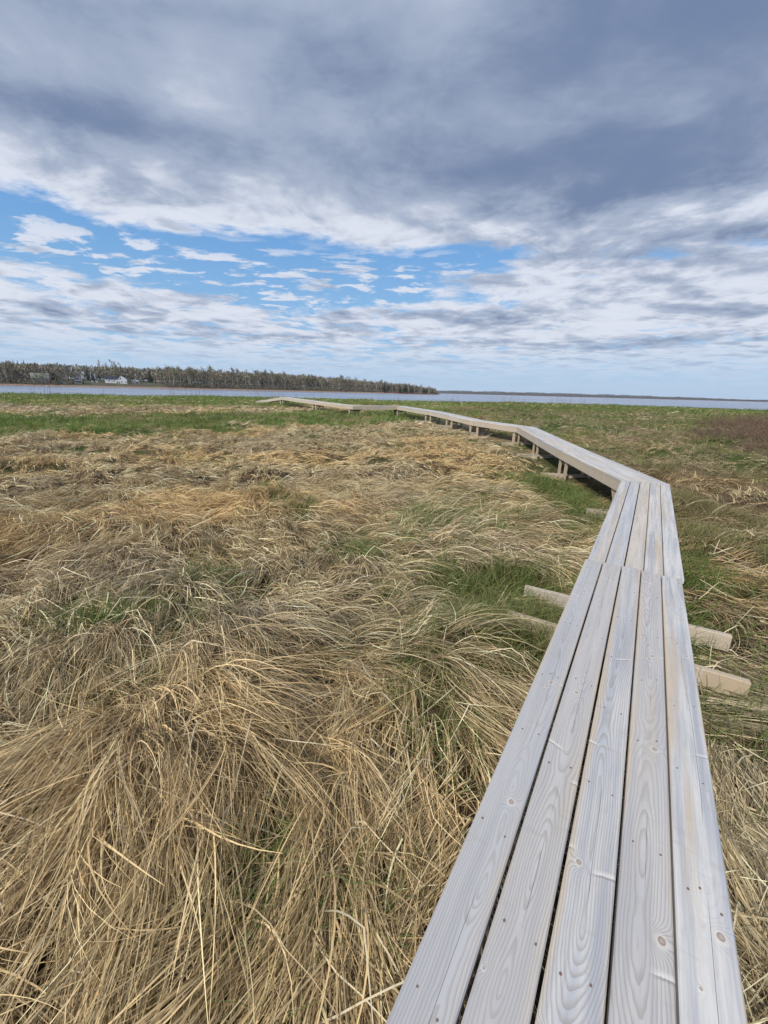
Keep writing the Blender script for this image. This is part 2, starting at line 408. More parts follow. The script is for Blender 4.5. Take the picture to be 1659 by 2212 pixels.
def unit(v): return v / np.linalg.norm(v)
bm = bmesh.new(); bmesh.ops.create_cone(bm, cap_ends=True, segments=10, radius1=.0042, radius2=.0036, depth=.004)
nail_me = bm_mesh('nail_head', bm); nail_me.materials.append(m_nail)
SECT_LABEL = [
    "nearest boardwalk section of five grey knotty planks, filling the lower right corner",
    "long straight boardwalk section between the stepped plank joint and the first mitred corner",
    "boardwalk section just past the first mitred corner, its pale side beam facing the marsh",
    "middle boardwalk section after the notched joint, standing on paired posts over the ditch",
    "boardwalk section running up to the second bend, above short posts and dark mud",
    "boardwalk section just after the second bend, low over the straw tussocks",
    "boardwalk section beyond the second bend on twin posts, next after the low one",
    "distant boardwalk section sloping up to the third bend from the twin posts",
    "distant boardwalk section ending at the third bend, above the green strip",
    "short level boardwalk section seen side on between the third and fourth bends",
    "far boardwalk section climbing left from the fourth bend",
    "far boardwalk section rising to the highest point of the walkway",
    "farthest boardwalk section dropping left from the highest point into the grass"]
SUPPORTS = {}      # per section: distance of its two frames from the ends
SUPPORTS[0] = (.2, .72); SUPPORTS[1] = (.10, .32); SUPPORTS[2] = (.30, .22); SUPPORTS[3] = (.2, .3)
SLEEPERS = []
lat = [.012, -.006, 0, .012, -.01, 0, .008, -.008, .006, 0, .008, 0, 0]
for i in range(len(NODES) - 1):
    a, b = NV[i].copy(), NV[i + 1].copy()
    ux = unit(b - a); L = float(np.linalg.norm(b - a))
    uy = unit(np.array([-ux[1], ux[0], 0])); uz = np.cross(ux, uy)
    o = a + uy * lat[i] + uz * (0 if i < 2 else .002 if i % 2 else -.002)
    M = Matrix(((ux[0], uy[0], uz[0], o[0]), (ux[1], uy[1], uz[1], o[1]), (ux[2], uy[2], uz[2], o[2]), (0, 0, 0, 1)))
    root = empty('boardwalk_section', M)
    tag(root, SECT_LABEL[i], 'boardwalk', 'boardwalk sections')
    def slope(k):
        if k not in CORNER: return 0.0
        u0 = unit((NV[k] - NV[k - 1])[:2]); u1 = unit((NV[k + 1] - NV[k])[:2])
        ang = math.atan2(u0[0] * u1[1] - u0[1] * u1[0], u0 @ u1)
        return math.tan(ang / 2)
    s0 = slope(i); s1 = slope(i + 1) if i + 2 < len(NODES) else 0.
    gap = .003
    xs = lambda u, s=s0: gap + u * s
    xe = lambda u, s=s1, L=L: L - gap - u * s
    # planks, left (positive y) to right
    gaps = [.011, .009, .008, .007] if i == 0 else [random.uniform(.006, .010) for _ in range(4)]
    pw = (2 * HW - sum(gaps)) / 5; u = HW
    for k in range(5):
        u0 = u - pw / 2; u -= pw + (gaps[k] if k < 4 else 0)
        jit = random.uniform(-.022, .022) if i < 2 else 0
        xs2 = (lambda uu, f=xs, j=jit: f(uu) + (j if i else 0)) if i not in CORNER else xs
        xe2 = (lambda uu, f=xe, j=jit: f(uu) + j) if (i + 1) not in CORNER else xe
        if i == 1: xs2 = lambda uu, j=jit, p=prev_j[k]: .002 + p + .005
        pm = plank_mesh(xs2, xe2, u0, pw / 2, .038, (random.uniform(-.001, .001), random.uniform(-.0015, .0015), random.uniform(0, 6)))
        po = link('plank', pm, m_plank, root); po.location = (0, u0, random.uniform(-.0012, .0012))
        if k == 0: js = []
        js.append(jit)
        if i < 2:
            x = .06; rows = []
            while x < L - .1:
                rows.append(x); x += random.choice((.46, .49, .52, .61))
            for x in rows + [L - .07]:
                for sgn in ((-1, 1) if random.random() < .85 else (-1, .1, 1)):
                    yy = sgn * pw * random.uniform(.22, .33); xx = x + random.uniform(-.025, .025) + sgn * random.uniform(-.02, .02)
                    if xx < xs(u0 + yy) + .02 or xx > xe(u0 + yy) - .02: continue
                    no = bpy.data.objects.new('nail_head', nail_me); COL.objects.link(no); no.parent = po
                    no.location = (xx, yy, 0); q = random.uniform(.65, 1.0); no.scale = (q, q, 1)
    prev_j = js
    # side beams and middle joist
    for nm, yo, th in (('side_beam', HW - .006 - .038, .038), ('side_beam', -HW + .006, .038), ('joist', -.019, .038)):
        bm = bmesh.new()
        y0, y1 = yo, yo + th
        add_box(bm, 0, 1, 0, 1, -.038 - .184, -.0405, 0)
        for v in bm.verts:
            yy = y0 + v.co.y * (y1 - y0)
            v.co = Vector(((xs(yy) + .004) * (1 - v.co.x) + (xe(yy) - .004) * v.co.x, yy - (y0 + y1) / 2, v.co.z + .038))
        ob = link(nm, bm_mesh(nm, bm), m_beam if nm == 'side_beam' else m_post, root); ob.location = (0, (y0 + y1) / 2, -.038)
    # end frames: two posts, a cross rail and a sleeper lying on the mud
    d0, d1 = SUPPORTS.get(i, (.28, .28))
    for fi, x in enumerate((d0, L - d1)):
        pw_ = M @ Vector((x, 0, 0))
        g = float(ground_z(pw_.x, pw_.y, False))
        top = g + .16 if i == 0 or (i == 1 and fi == 0) else g + .10 - .13 * float(ditch(pw_.x - .7, pw_.y))
        zl = top - pw_.z
        for sgn in (-1, 1):
            bm = bmesh.new(); add_box(bm, -.070, .070, -.019, .019, zl - .12, -.055, .003)
            po = link('post', bm_mesh('post', bm), m_post, root); po.location = (x, sgn * (HW - .068), 0)
        bm = bmesh.new(); add_box(bm, -.019, .019, -.25, .25, -.36, -.225, .003)
        link('cross_rail', bm_mesh('cross_rail', bm), m_post, root).location = (x + (.062 if fi else -.062), 0, 0)
        half = .79 + random.uniform(-.05, .06)
        if pw_.y < 24:
            bm = bmesh.new(); add_box(bm, -half, half, -.026, .026, -.14, 0, .004)
            so_ = link('sleeper', bm_mesh('sleeper', bm), m_beam, root)
            so_.matrix_local = Matrix.Translation((x + (.105 if fi else -.105), random.uniform(.02, .06), zl)) @ Matrix.Rotation(R(90) + random.uniform(-.05, .08), 4, 'Z')
            SLEEPERS.append((np.array((M @ so_.matrix_local @ Vector((-half, 0, 0)))[:]), np.array((M @ so_.matrix_local @ Vector((half, 0, 0)))[:])))
        if i == 2 and fi == 0:
            bm = bmesh.new(); poly_prism(bm, [(.07, -.235), (.20, -.235), (.07, -.42)], -.019, .019)
            bmesh.ops.recalc_face_normals(bm, faces=bm.faces)
            link('brace', bm_mesh('brace', bm), m_post, root).location = (x + .002, HW - .068, 0)
SA = np.array([s[0] for s in SLEEPERS]); SB = np.array([s[1] for s in SLEEPERS])
# ------------------------------------------------------------------ the marsh ground sheet
rad = np.concatenate([[0.02], np.geomspace(.25, 150, 230)])
X, Y, F = polar_sheet(rad, 720)
me = mesh_np('marsh_ground', np.stack([X, Y, ground_z(X, Y)], 1), F, True)
m_ground, nt, p = material('marsh_soil')
co = nt.node('ShaderNodeTexCoord').outputs['Object']
gx, gy, gz_ = nt.sep(co)
f1 = nt.noise(co, 9, 6, .65); f2 = nt.noise(co, .35, 4, .6); f3 = nt.noise(co, 2.2, 4, .6)
soil = nt.mix(nt.step(f1, .35, .7), (.034, .022, .014), (.120, .078, .045))
far = nt.mix(nt.step(f3, .35, .65), (.16, .12, .07), (.25, .195, .115))
far = nt.mix(nt.step(f2, .46, .56), far, (.055, .085, .022))
dist = nt.math('SQRT', nt.math('ADD', nt.math('MULTIPLY', gx, gx), nt.math('MULTIPLY', gy, gy)))
nt.put(p.inputs['Base Color'], nt.mix(nt.step(dist, 7, 18), soil, far))
p.inputs['Roughness'].default_value = .95; p.inputs['Specular IOR Level'].default_value = .1
nt.put(p.inputs['Normal'], nt.bump(f1, .8, .04))
tag(link('marsh_ground', me, m_ground), kind='structure')

# ------------------------------------------------------------------ grass
def grass_mat(name, transl=.18):
    m, nt, p = material(name)
    at = nt.node('ShaderNodeAttribute', attribute_name='tint').outputs['Color']
    nt.put(p.inputs['Base Color'], at)
    p.inputs['Roughness'].default_value = .62; p.inputs['Specular IOR Level'].default_value = .25
    tr = nt.node('ShaderNodeBsdfTranslucent'); nt.put(tr.inputs[0], at)
    mx = nt.node('ShaderNodeMixShader'); mx.inputs[0].default_value = transl
    nt.l.new(p.outputs[0], mx.inputs[1]); nt.l.new(tr.outputs[0], mx.inputs[2])
    nt.l.new(mx.outputs[0], nt.n['Material Output'].inputs[0])
    return m
m_dry = grass_mat('dry_grass_blade'); m_green = grass_mat('green_grass_blade', .3)

class Blades:
    def __init__(s): s.V = []; s.F = []; s.C = []; s.n = 0
    def add(s, root, th, L, e0, e1, curl, w0, roll, K, col, float_z, kink=None, clip=True, e_pow=1.0):
        """root (n,3), heading, length, start/end elevation, curl, width ... -> strips of K quads."""
        n = len(L)
        t = (np.arange(K) + .5) / K
        el = e0[:, None] + (e1 - e0)[:, None] * (t[None, :] ** e_pow)
        hd = th[:, None] + curl[:, None] * (t[None, :] - .2)
        if kink is not None:
            ks, ka = kink
            el = np.where(t[None, :] < ks[:, None], el, ka[:, None])
            hd = hd + np.where(t[None, :] < ks[:, None], 0, rng.normal(0, .5, n)[:, None])
        seg = (L / K)[:, None]
        dv = np.stack([np.cos(el) * np.cos(hd), np.cos(el) * np.sin(hd), np.sin(el)], -1) * seg[..., None]
        Pn = np.concatenate([np.zeros((n, 1, 3)), np.cumsum(dv, 1)], 1) + root[:, None, :]
        x, y = Pn[..., 0], Pn[..., 1]
        g = ground_z(x, y) + float_z[:, None]
        if clip: Pn[..., 2] = np.maximum(Pn[..., 2], g)
        dd, zd = deck_dist(x, y)
        # nothing grows up through the walkway
        lim = np.where(dd < .47, zd - .29, 1e9)
        lim = np.where((dd >= .47) & (dd < .75), zd - .16 + (dd - .47) * .55, lim)
        Pn[..., 2] = np.minimum(Pn[..., 2], lim)
        if K >= 6 and len(SA):
            sd = sleeper_dist(x, y)
            Pn[..., 2] = np.minimum(Pn[..., 2], np.where(sd < .6, ground_z(x, y) + .04 + np.clip(sd - .10, 0, .6) * .28, 1e9))
        tn = np.gradient(Pn, axis=1); tn /= np.linalg.norm(tn, axis=2, keepdims=True) + 1e-9
        upv = np.array([0, 0, 1.])
        sv = np.cross(tn, upv); sv /= np.linalg.norm(sv, axis=2, keepdims=True) + 1e-6
        nv = np.cross(sv, tn)
        cr, sr = np.cos(roll)[:, None, None], np.sin(roll)[:, None, None]
        side = sv * cr + nv * sr
        tt = np.linspace(0, 1, K + 1)
        wd = w0[:, None] * (1 - .82 * tt[None, :] ** 2.2) * .5
        A = Pn + side * wd[..., None]; B = Pn - side * wd[..., None]
        V = np.stack([A, B], 2).reshape(n, (K + 1) * 2, 3)
        base = (np.arange(n) * (K + 1) * 2)[:, None] + s.n
        k = np.arange(K) * 2
        F = np.stack([base + k, base + k + 1, base + k + 3, base + k + 2], -1).reshape(-1, 4)
        s.V.append(V.reshape(-1, 3).astype(np.float32)); s.F.append(F.astype(np.int32)); s.n += n * (K + 1) * 2
        s.C.append(np.repeat(col.astype(np.float32), (K + 1) * 2, axis=0))
    def build(s, name, mat):
        V = np.concatenate(s.V); F = np.concatenate(s.F); C = np.concatenate(s.C)
        me = mesh_np(name, V, F)
        a = me.attributes.new('tint', 'FLOAT_COLOR', 'POINT')
        a.data.foreach_set('color', np.concatenate([C, np.ones((len(C), 1), np.float32)], 1).ravel())
        return link(name, me, mat)

def gpatch(x, y, cx, cy, rx, ry, ang=0.):
    c, s_ = math.cos(ang), math.sin(ang)
    a = ((x - cx) * c + (y - cy) * s_) / rx; b = (-(x - cx) * s_ + (y - cy) * c) / ry
    return np.exp(-(a * a + b * b))
def band_far(x, y):
    """the bright green strips across the middle distance on the left, 0..1."""
    wob = (vnoise(x, y, 5, 41) - .5) * 4 + (vnoise(x, y, 1.6, 42) - .5) * 1.6
    # distance measured square to the strips, which run from lower left to upper right
    q = y - .62 * x + wob
    e = lambda v, a, b: np.clip((v - a) / (b - a), 0, 1)
    lower = 1.25 * e(q, 21.5, 23.0) * (1 - e(q, 30.5, 32.5))
    upper = e(q, 38.5, 42)
    left = 1 - e(x, -2, 5) * 0
    return lower, upper
def greenness(x, y):
    g = np.zeros(np.shape(x))
    dd, _ = deck_dist(x, y)
    for q, k in (((1.10, 3.85, .60, .38), 1.1), ((1.05, 3.1, .45, .45), 1.1), ((.7, 4.3, .45, .3), .55), ((.95, 2.55, .34, .3), .7), ((.55, 2.95, .35, .25), .45),
                 ((3.75, 9.2, .45, 1.2), 1.1), ((3.55, 7.5, .5, .8), 1.1), ((2.9, 6.3, .5, .8), .4), ((3.5, 8.2, .9, 1.2), .45),
                 ((-2.3, 2.9, .4, .18), .55), ((-1.6, 2.8, .3, .15), .5), ((-.3, 4.5, .3, .35), .6), ((-.4, 2.75, .22, .15), .5), ((-1.6, 3.6, .3, .18), .5),
                 ((-1.7, 2.2, .35, .14), .5), ((-.9, 2.35, .2, .12), .35), ((.2, 5.2, .5, .5), .35), ((1.2, 6.0, 1.0, .8), .35)):
        g = np.maximum(g, np.clip(k * 1.35 * gpatch(x, y, q[0], q[1], q[2] * 1.15, q[3] * 1.15) * (.55 + .9 * vnoise(x, y, .35, 25)), 0, .97))
    nz = vnoise(x, y, .8, 21) * .6 + vnoise(x, y, .3, 22) * .4
    # right of the walkway: olive, green threaded through the straw
    right = (x > np.interp(y, [-1, 3.2, 7, 10, 16, 28], [.2, 2.3, 4.6, 4.9, 5.5, 1.0])) & (y > 2.0)
    g = np.maximum(g, np.where(right, np.clip((nz - .30) * 2.6, 0, .75), 0))
    g = np.maximum(g, np.where((dd < 1.3) & (y < 16), np.clip((nz - .42) * 2.0, 0, .6), 0))
    g = np.maximum(g, np.where((~right) & (y > 1.9) & (y < 8) & (x > -2.5), np.clip((nz - .57) * 2.6, 0, .5), 0))
    lo, up = band_far(x, y)
    lf = np.clip((9 - x) / 5, 0, 1)
    g = np.maximum(g, np.maximum(lo * np.clip((6.5 - x) / 3, 0, 1), up * lf * (.55 + .45 * np.clip((vnoise(x, y, 7, 23) - .3) * 2.5, 0, 1))))
    g = g * (1 - .85 * ditch(x, y) * np.clip((y - 9.0) / 1.0, 0, 1))
    farr = np.clip((np.hypot(x, y) - 30) / 12, 0, 1) * (1 - lf)
    g = np.maximum(g, farr * np.clip(.45 + (vnoise(x, y, 9, 24) - .4) * 2, 0, 1))
    return g

def sample_polar(n, r0, r1, half):
    r = np.sqrt(rng.uniform(r0 * r0, r1 * r1, n)); ph = rng.uniform(-half, half, n)
    return r * np.sin(ph), r * np.cos(ph)

STRAW = np.array([(.58, .465, .27), (.76, .655, .44), (.47, .365, .21), (.25, .19, .115), (.44, .38, .285), (.70, .615, .45), (.54, .385, .21)])
def straw_cols(n, clump, grey, gold):
    """clump: 0..1 per lock; grey / gold weights."""
    u = np.clip(clump * .5 + rng.random(n) * .5, 0, .999)
    base = STRAW[np.searchsorted([.26, .42, .62, .82, .90, .96, 1.], u)]
    g = np.array((.45, .39, .30)); o = np.array((.66, .46, .235))
    base = base * (1 - grey[:, None]) + g * grey[:, None]
    base = base * (1 - gold[:, None]) + o * gold[:, None]
    return np.clip(base * (.42 + 1.05 * rng.random(n) ** 1.4)[:, None], 0, .85)

def heading(x, y):
    """which way the lodged grass lies, radians from +x."""
    n1 = vnoise(x, y, 1.2, 11) - .5; n2 = vnoise(x, y, .40, 12) - .5; n3 = vnoise(x, y, 5., 13) - .5
    dd = np.hypot(x, y)
    down = np.clip((2.7 - y) / .9, 0, 1)
    inw = np.arctan2(-(y + .9), -x * 1.0 + .05)          # combed down towards where one stands
    a = R(-22) * (1 - down) + inw * down
    a = a + np.where((x < -1.2) & (y > 2.2), R(-22), 0)
    amp = .9 + np.clip((dd - 6) / 6, 0, 1) * 1.7 - .35 * down
    right = x > np.interp(y, [-1, 3.2, 7, 10, 16, 28], [.2, 2.3, 4.6, 4.9, 5.5, 1.0])
    a = np.where(right, R(-8) * (1 - down) + R(-100) * down, a)
    a = a + (n1 * 1.9 * (1 - .75 * down) + n2 * (1.1 + .9 * down) + n3 * 1.0 * (1 - down)) * amp
    e = .05
    hgt = lambda u, v: vnoise(u, v, .85, 3) * .7 + vnoise(u, v, .42, 4) * .42
    gx_ = (hgt(x + e, y) - hgt(x - e, y)) / (2 * e); gy_ = (hgt(x, y + e) - hgt(x, y - e)) / (2 * e)
    k = .42 + .35 * down
    return np.arctan2(np.sin(a) - k * gy_, np.cos(a) - k * gx_)

def right_side(x, y):
    return (x > np.interp(y, [-1, 3.2, 7, 10, 16, 28], [.2, 2.3, 4.6, 4.9, 5.5, 1.0])) & (y > 2) & (y < 40)
FLAT = (-2.2, 11.6, 3.0, 1.0, .15)
def straw_zone(B, nlock, per, r0, r1, half, K, Lr, wr, spread, rise=1.0):
    x, y = sample_polar(nlock, r0, r1, half)
    sdist = shore_dist(x, y)
    g = greenness(x, y); dd, _ = deck_dist(x, y)
    sl = sleeper_dist(x, y)
    th0 = heading(x, y)
    g = np.maximum(g, greenness(x + np.cos(th0) * .3, y + np.sin(th0) * .3) * .9)
    g = np.maximum(g, .8 * ditch(x, y))
    isr = (x > np.interp(y, [-1, 3.2, 7, 10, 16, 28], [.2, 2.3, 4.6, 4.9, 5.5, 1.0])) & (y > 2)
    g = np.where(isr, np.maximum(g, .40), g)
    keep = (rng.random(nlock) > np.clip(g * 1.1, 0, .96)) & (sdist > .6) & (dd > .33) & ((sl > .40) | (rng.random(nlock) < .08))
    x, y, dd, sl = x[keep], y[keep], dd[keep], sl[keep]
    n = len(x)
    th = heading(x, y) + rng.normal(0, .22, n)
    L = rng.uniform(*Lr, n); h = rng.random(n)
    dist = np.hypot(x, y)
    nearw = np.clip((dd - .3) / .9, .2, 1) * np.clip(1.1 - ditch(x, y), .2, 1)
    flat = gpatch(x, y, *FLAT)
    e0 = (R(14) + R(60) * h ** 1.5) * rise * nearw * (1 - .7 * flat)
    e1 = -(R(12) + R(60) * rng.random(n)) * rise * (1 - .7 * flat)
    cu = rng.normal(0, .55, n) + (vnoise(x, y, .7, 14) - .5) * 2.0
    clump = np.clip(vnoise(x, y, .45, 15) * .6 + rng.random(n) * .5 - .05, 0, 1)
    grey = np.clip((vnoise(x, y, 1.1, 16) - .58) * 1.6, 0, .35) + np.clip((vnoise(x, y, 6, 17) - .5), 0, .4) * np.clip((dist - 7) / 6, 0, 1) * 1.2
    grey = np.clip(grey, 0, .85)
    gold = np.clip(.75 * flat + np.clip((vnoise(x, y, 2.4, 18) - .58) * 2.2, 0, .6), 0, .85)
    lift = rng.random(n) ** 1.6 * .10
    i = np.repeat(np.arange(n), per); m = len(i)
    perp = th[i] + np.pi / 2
    off = rng.normal(0, 1, m) * spread; off2 = rng.normal(0, 1, m) * spread * .8
    rx = x[i] + np.cos(perp) * off + np.cos(th[i]) * off2; ry = y[i] + np.sin(perp) * off + np.sin(th[i]) * off2
    ok = deck_dist(rx, ry)[0] > .36
    i, rx, ry, off = i[ok], rx[ok], ry[ok], off[ok]; m = len(i)
    root = np.stack([rx, ry, ground_z(rx, ry) + lift[i] * rng.random(m)], 1)
    fan = rng.normal(.15, .5)
    stray = rng.random(m) < .20
    thb = th[i] + rng.normal(0, .10, m) - off / spread * .10 + np.where(stray, rng.normal(0, .8, m), 0)
    ks = np.where(rng.random(m) < .22, rng.uniform(.2, .75, m), 9.)
    ka = rng.normal(R(-15), R(22), m)
    B.add(root, thb, L[i] * rng.uniform(.5, 1.15, m),
          e0[i] + rng.normal(0, .10, m), e1[i] + rng.normal(0, .15, m), cu[i] + rng.normal(0, .18, m),
          wr[0] + (wr[1] - wr[0]) * rng.random(m) ** 2, rng.uniform(-1.1, 1.1, m), K,
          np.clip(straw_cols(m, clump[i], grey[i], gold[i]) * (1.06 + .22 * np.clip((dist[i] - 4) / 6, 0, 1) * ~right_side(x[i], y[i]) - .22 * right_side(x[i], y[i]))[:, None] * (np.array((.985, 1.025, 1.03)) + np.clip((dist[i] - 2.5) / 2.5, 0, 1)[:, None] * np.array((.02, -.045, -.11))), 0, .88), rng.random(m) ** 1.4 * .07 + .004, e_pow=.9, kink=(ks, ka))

HALF = R(66)
dry = Blades()
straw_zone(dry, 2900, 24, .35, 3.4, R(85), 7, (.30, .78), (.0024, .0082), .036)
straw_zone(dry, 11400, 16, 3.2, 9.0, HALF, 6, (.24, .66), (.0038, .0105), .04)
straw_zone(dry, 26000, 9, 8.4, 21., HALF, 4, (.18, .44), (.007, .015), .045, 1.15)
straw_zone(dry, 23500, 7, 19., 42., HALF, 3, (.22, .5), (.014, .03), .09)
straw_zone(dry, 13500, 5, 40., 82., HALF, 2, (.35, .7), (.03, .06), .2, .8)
# broken, kinked pale stalks lying on top
n = 1150
x, y = sample_polar(n, .7, 6.5, R(66)); dd, _ = deck_dist(x, y); kp = (dd > .5) & (greenness(x, y) < .5) & (sleeper_dist(x, y) > .2); x, y = x[kp], y[kp]; n = len(x)
root = np.stack([x, y, ground_z(x, y) + .02], 1)
dist = np.hypot(x, y)
dry.add(root, heading(x, y) + rng.normal(0, .9, n), rng.uniform(.3, .75, n), rng.uniform(R(20), R(75), n), np.zeros(n), rng.normal(0, .25, n),
        rng.uniform(.004, .0075, n) * (1 + dist * .05), rng.uniform(-1, 1, n), 7, np.array((.78, .68, .47)) * rng.uniform(.8, 1.1, (n, 1)), np.full(n, .05),
        kink=(rng.uniform(.25, .6, n), -rng.uniform(R(2), R(32), n)))
tag(dry.build('dry_grass', m_dry), 'matted straw coloured marsh grass lying in waves around the boardwalk', 'dry grass', kind='stuff')

grn = Blades()
def green_zone(B, n, r0, r1, half, K, Lr, wr, tufts, spread):
    x, y = sample_polar(n, r0, r1, half)
    g = greenness(x, y); dd, _ = deck_dist(x, y); sd = shore_dist(x, y)
    keep = (rng.random(n) < g) & (dd > .34) & (sd > .3) & ((sleeper_dist(x, y) > np.where(y < 4.6, .40, .2)) | (rng.random(n) < .12))
    x, y = x[keep], y[keep]
    i = np.repeat(np.arange(len(x)), tufts); m = len(i)
    x = x[i] + rng.normal(0, spread, m); y = y[i] + rng.normal(0, spread, m)
    dist = np.hypot(x, y); farw = np.clip((dist - 14) / 10, 0, 1)
    rightside = np.clip((x - 3.2) / 2, 0, 1) * (1 - .6 * farw) * right_side(x, y)
    root = np.stack([x, y, ground_z(x, y) - .01], 1)
    th = heading(x, y) * .5 + rng.uniform(-2.2, 2.2, m)
    t = np.clip(vnoise(x, y, .5, 51) * .6 + rng.random(m) * .5, 0, 1)[:, None]
    c = np.array((.080, .145, .028)) * (1 - t) + np.array((.165, .245, .058)) * t
    olive = np.clip(vnoise(x, y, 3., 52) * 1.2 - .35, 0, 1)[:, None] * .55 + rightside[:, None] * .55
    olive = np.minimum(olive, .9)
    c = c * (1 - olive) + np.array((.215, .185, .088)) * olive
    dryb = rng.random(m) < .12
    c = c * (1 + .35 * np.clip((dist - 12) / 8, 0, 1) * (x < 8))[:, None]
    c = np.where(dryb[:, None], np.array((.33, .28, .14)), c) * rng.uniform(.75, 1.2, (m, 1))
    B.add(root, th, rng.uniform(*Lr, m), rng.uniform(R(48), R(86), m), rng.uniform(R(-25), R(45), m), rng.normal(0, .5, m),
          rng.uniform(*wr, m), rng.uniform(-1.2, 1.2, m), K, c, np.full(m, .003), e_pow=1.3)
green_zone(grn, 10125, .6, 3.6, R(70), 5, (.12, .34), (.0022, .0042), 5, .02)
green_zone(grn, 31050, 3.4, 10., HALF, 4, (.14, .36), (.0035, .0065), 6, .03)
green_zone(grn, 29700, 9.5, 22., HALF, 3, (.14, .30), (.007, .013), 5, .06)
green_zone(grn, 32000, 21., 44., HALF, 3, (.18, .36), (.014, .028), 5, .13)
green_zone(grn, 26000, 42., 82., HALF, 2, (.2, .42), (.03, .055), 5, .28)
tag(grn.build('green_grass', m_green), 'fresh green grass growing through the straw and in far strips', 'green grass', kind='stuff')

# dry reed stems along the water's edge
rd = Blades()
n = 2600
ph = rng.uniform(-R(40), R(44), n); r = rng.uniform(40, 80, n); x = r * np.sin(ph); y = r * np.cos(ph); sd = shore_dist(x, y)
kp = (sd > .4) & (sd < 5.5) & (rng.random(n) < np.clip(vnoise(x, y, 5, 61) * 2.4 - .75, .02, 1)); x, y = x[kp], y[kp]; n = len(x)
rd.add(np.stack([x, y, ground_z(x, y)], 1), rng.uniform(-3, 3, n), rng.uniform(.7, 1.7, n), rng.uniform(R(75), R(90), n), rng.uniform(R(50), R(88), n),
       np.zeros(n), rng.uniform(.028, .05, n), rng.uniform(-1, 1, n), 3, np.array((.24, .18, .12)) * rng.uniform(.6, 1.2, (n, 1)), np.zeros(n))
tag(rd.build('dry_reeds', m_dry), 'thin dry reed stems standing along the water edge', 'reeds', kind='stuff')

# ------------------------------------------------------------------ leafless shrubs, right
m_twig = plain('red_brown_twig', (.165, .112, .082), .8, .55, 2.5)
def shrub_mesh(seed, rx, ry, h, stems):
    r_ = np.random.default_rng(seed)
    V = []; Fc = []
    def strip(p, q, w0, w1):
        d_ = q - p; s_ = np.cross(d_, r_.normal(size=3)); s_ /= np.linalg.norm(s_) + 1e-9
        k = len(V); V.extend([p - s_ * w0, p + s_ * w0, q + s_ * w1, q - s_ * w1]); Fc.append((k, k + 1, k + 2, k + 3))
    for _ in range(stems):
        a = r_.uniform(0, 2 * math.pi); rr = math.sqrt(r_.random())
        base = np.array([math.cos(a) * rr * rx, math.sin(a) * rr * ry, 0])
        hh = h * (1 - .45 * rr * rr) * r_.uniform(.6, 1.1)
        lean = np.array([math.cos(a) * rr * .35 + r_.normal(0, .18), math.sin(a) * rr * .35 + r_.normal(0, .18), 1]) * hh
        m1 = base + lean * .5 + r_.normal(0, .03, 3); tip = base + lean
        strip(base, m1, .006, .005); strip(m1, tip, .005, .0025)
        for _ in range(9):
            t = r_.uniform(.3, 1); p = base + lean * t
            q = p + np.array([r_.normal(0, .16), r_.normal(0, .16), r_.uniform(.02, .24)]) * (1.1 - .4 * t)
            strip(p, q, .0045, .002)
            for _ in range(2):
                p2 = p + (q - p) * r_.uniform(.4, .9); strip(p2, p2 + np.array([r_.normal(0, .09), r_.normal(0, .09), r_.uniform(0, .13)]), .0035, .002)
    return mesh_np('leafless_shrub', np.array(V), np.array(Fc))
SHR = [(11.6, 13.6, 1.2, .9, .62, 90, "sparse thin leafless shrub nearest the boardwalk, at the front of the brown thicket"),
       (13.9, 14.6, 1.7, 1.2, .80, 200, "red brown leafless shrub at the right edge of the picture, front of the thicket"),
       (13.2, 17.2, 1.6, 1.2, .75, 170, "low brown twiggy shrub at the thicket's left end, behind the sparse one"),
       (16.4, 18.2, 2.2, 1.6, .95, 330, "dense dark red brown shrub forming the middle of the thicket"),
       (17.6, 22.0, 2.2, 1.6, .85, 260, "brown leafless shrub at the upper left of the thicket"),
       (21.6, 23.4, 2.8, 2.0, 1.1, 380, "tallest dark reddish shrub at the back right of the thicket")]
for k, (x, y, rx, ry, h, st, lab) in enumerate(SHR):
    o = link('leafless_shrub', shrub_mesh(100 + k, rx, ry, h, int(st * .8)), m_twig)
    x += 1.15; o.scale = (.95, 1., .88); o.location = (x, y, float(ground_z(x, y)) - .02)
    tag(o, lab, 'shrub', 'leafless shrubs beside the marsh')

# ------------------------------------------------------------------ far shore on the left: headland, trees, houses
HL = np.array([(-520, 20), (-430, 160), (-329, 277), (-303, 332), (-258, 404), (-179, 488), (-56, 597), (47, 678), (90, 702)], float)
def hl_point(s):
    """s in 0..1 along the headland waterline -> point, inland normal."""
    seg = np.linalg.norm(np.diff(HL, axis=0), axis=1); cum = np.concatenate([[0], np.cumsum(seg)])
    q = np.atleast_1d(s) * cum[-1]
    x = np.interp(q, cum, HL[:, 0]); y = np.interp(q, cum, HL[:, 1])
    x2 = np.interp(q + 8, cum, HL[:, 0]); y2 = np.interp(q + 8, cum, HL[:, 1]); x1 = np.interp(q - 8, cum, HL[:, 0]); y1 = np.interp(q - 8, cum, HL[:, 1])
    tx, ty = x2 - x1, y2 - y1; l = np.hypot(tx, ty)
    return x, y, -ty / l, tx / l
def hl_height(s, v):
    s = np.asarray(s, float)
    taper = np.clip((1.0 - s) / .10, 0, 1) ** .7
    crest = np.interp(s, [0, .3, .45, .6, .8, .93, 1], [6, 6, 6.5, 6.5, 5.5, 3.5, 1.5])
    return -.8 + (np.clip(v / 5, -1, 1) * 1.3 + np.clip((v - 5) / 70, 0, 1) ** .8 * crest) * (.35 + .65 * taper)
ss = np.linspace(0, 1, 120); vv = np.array([-6, 0, 2, 5, 8, 14, 25, 45, 75, 120, 200])
sx, sy, nx, ny = hl_point(ss)
VV = []; 
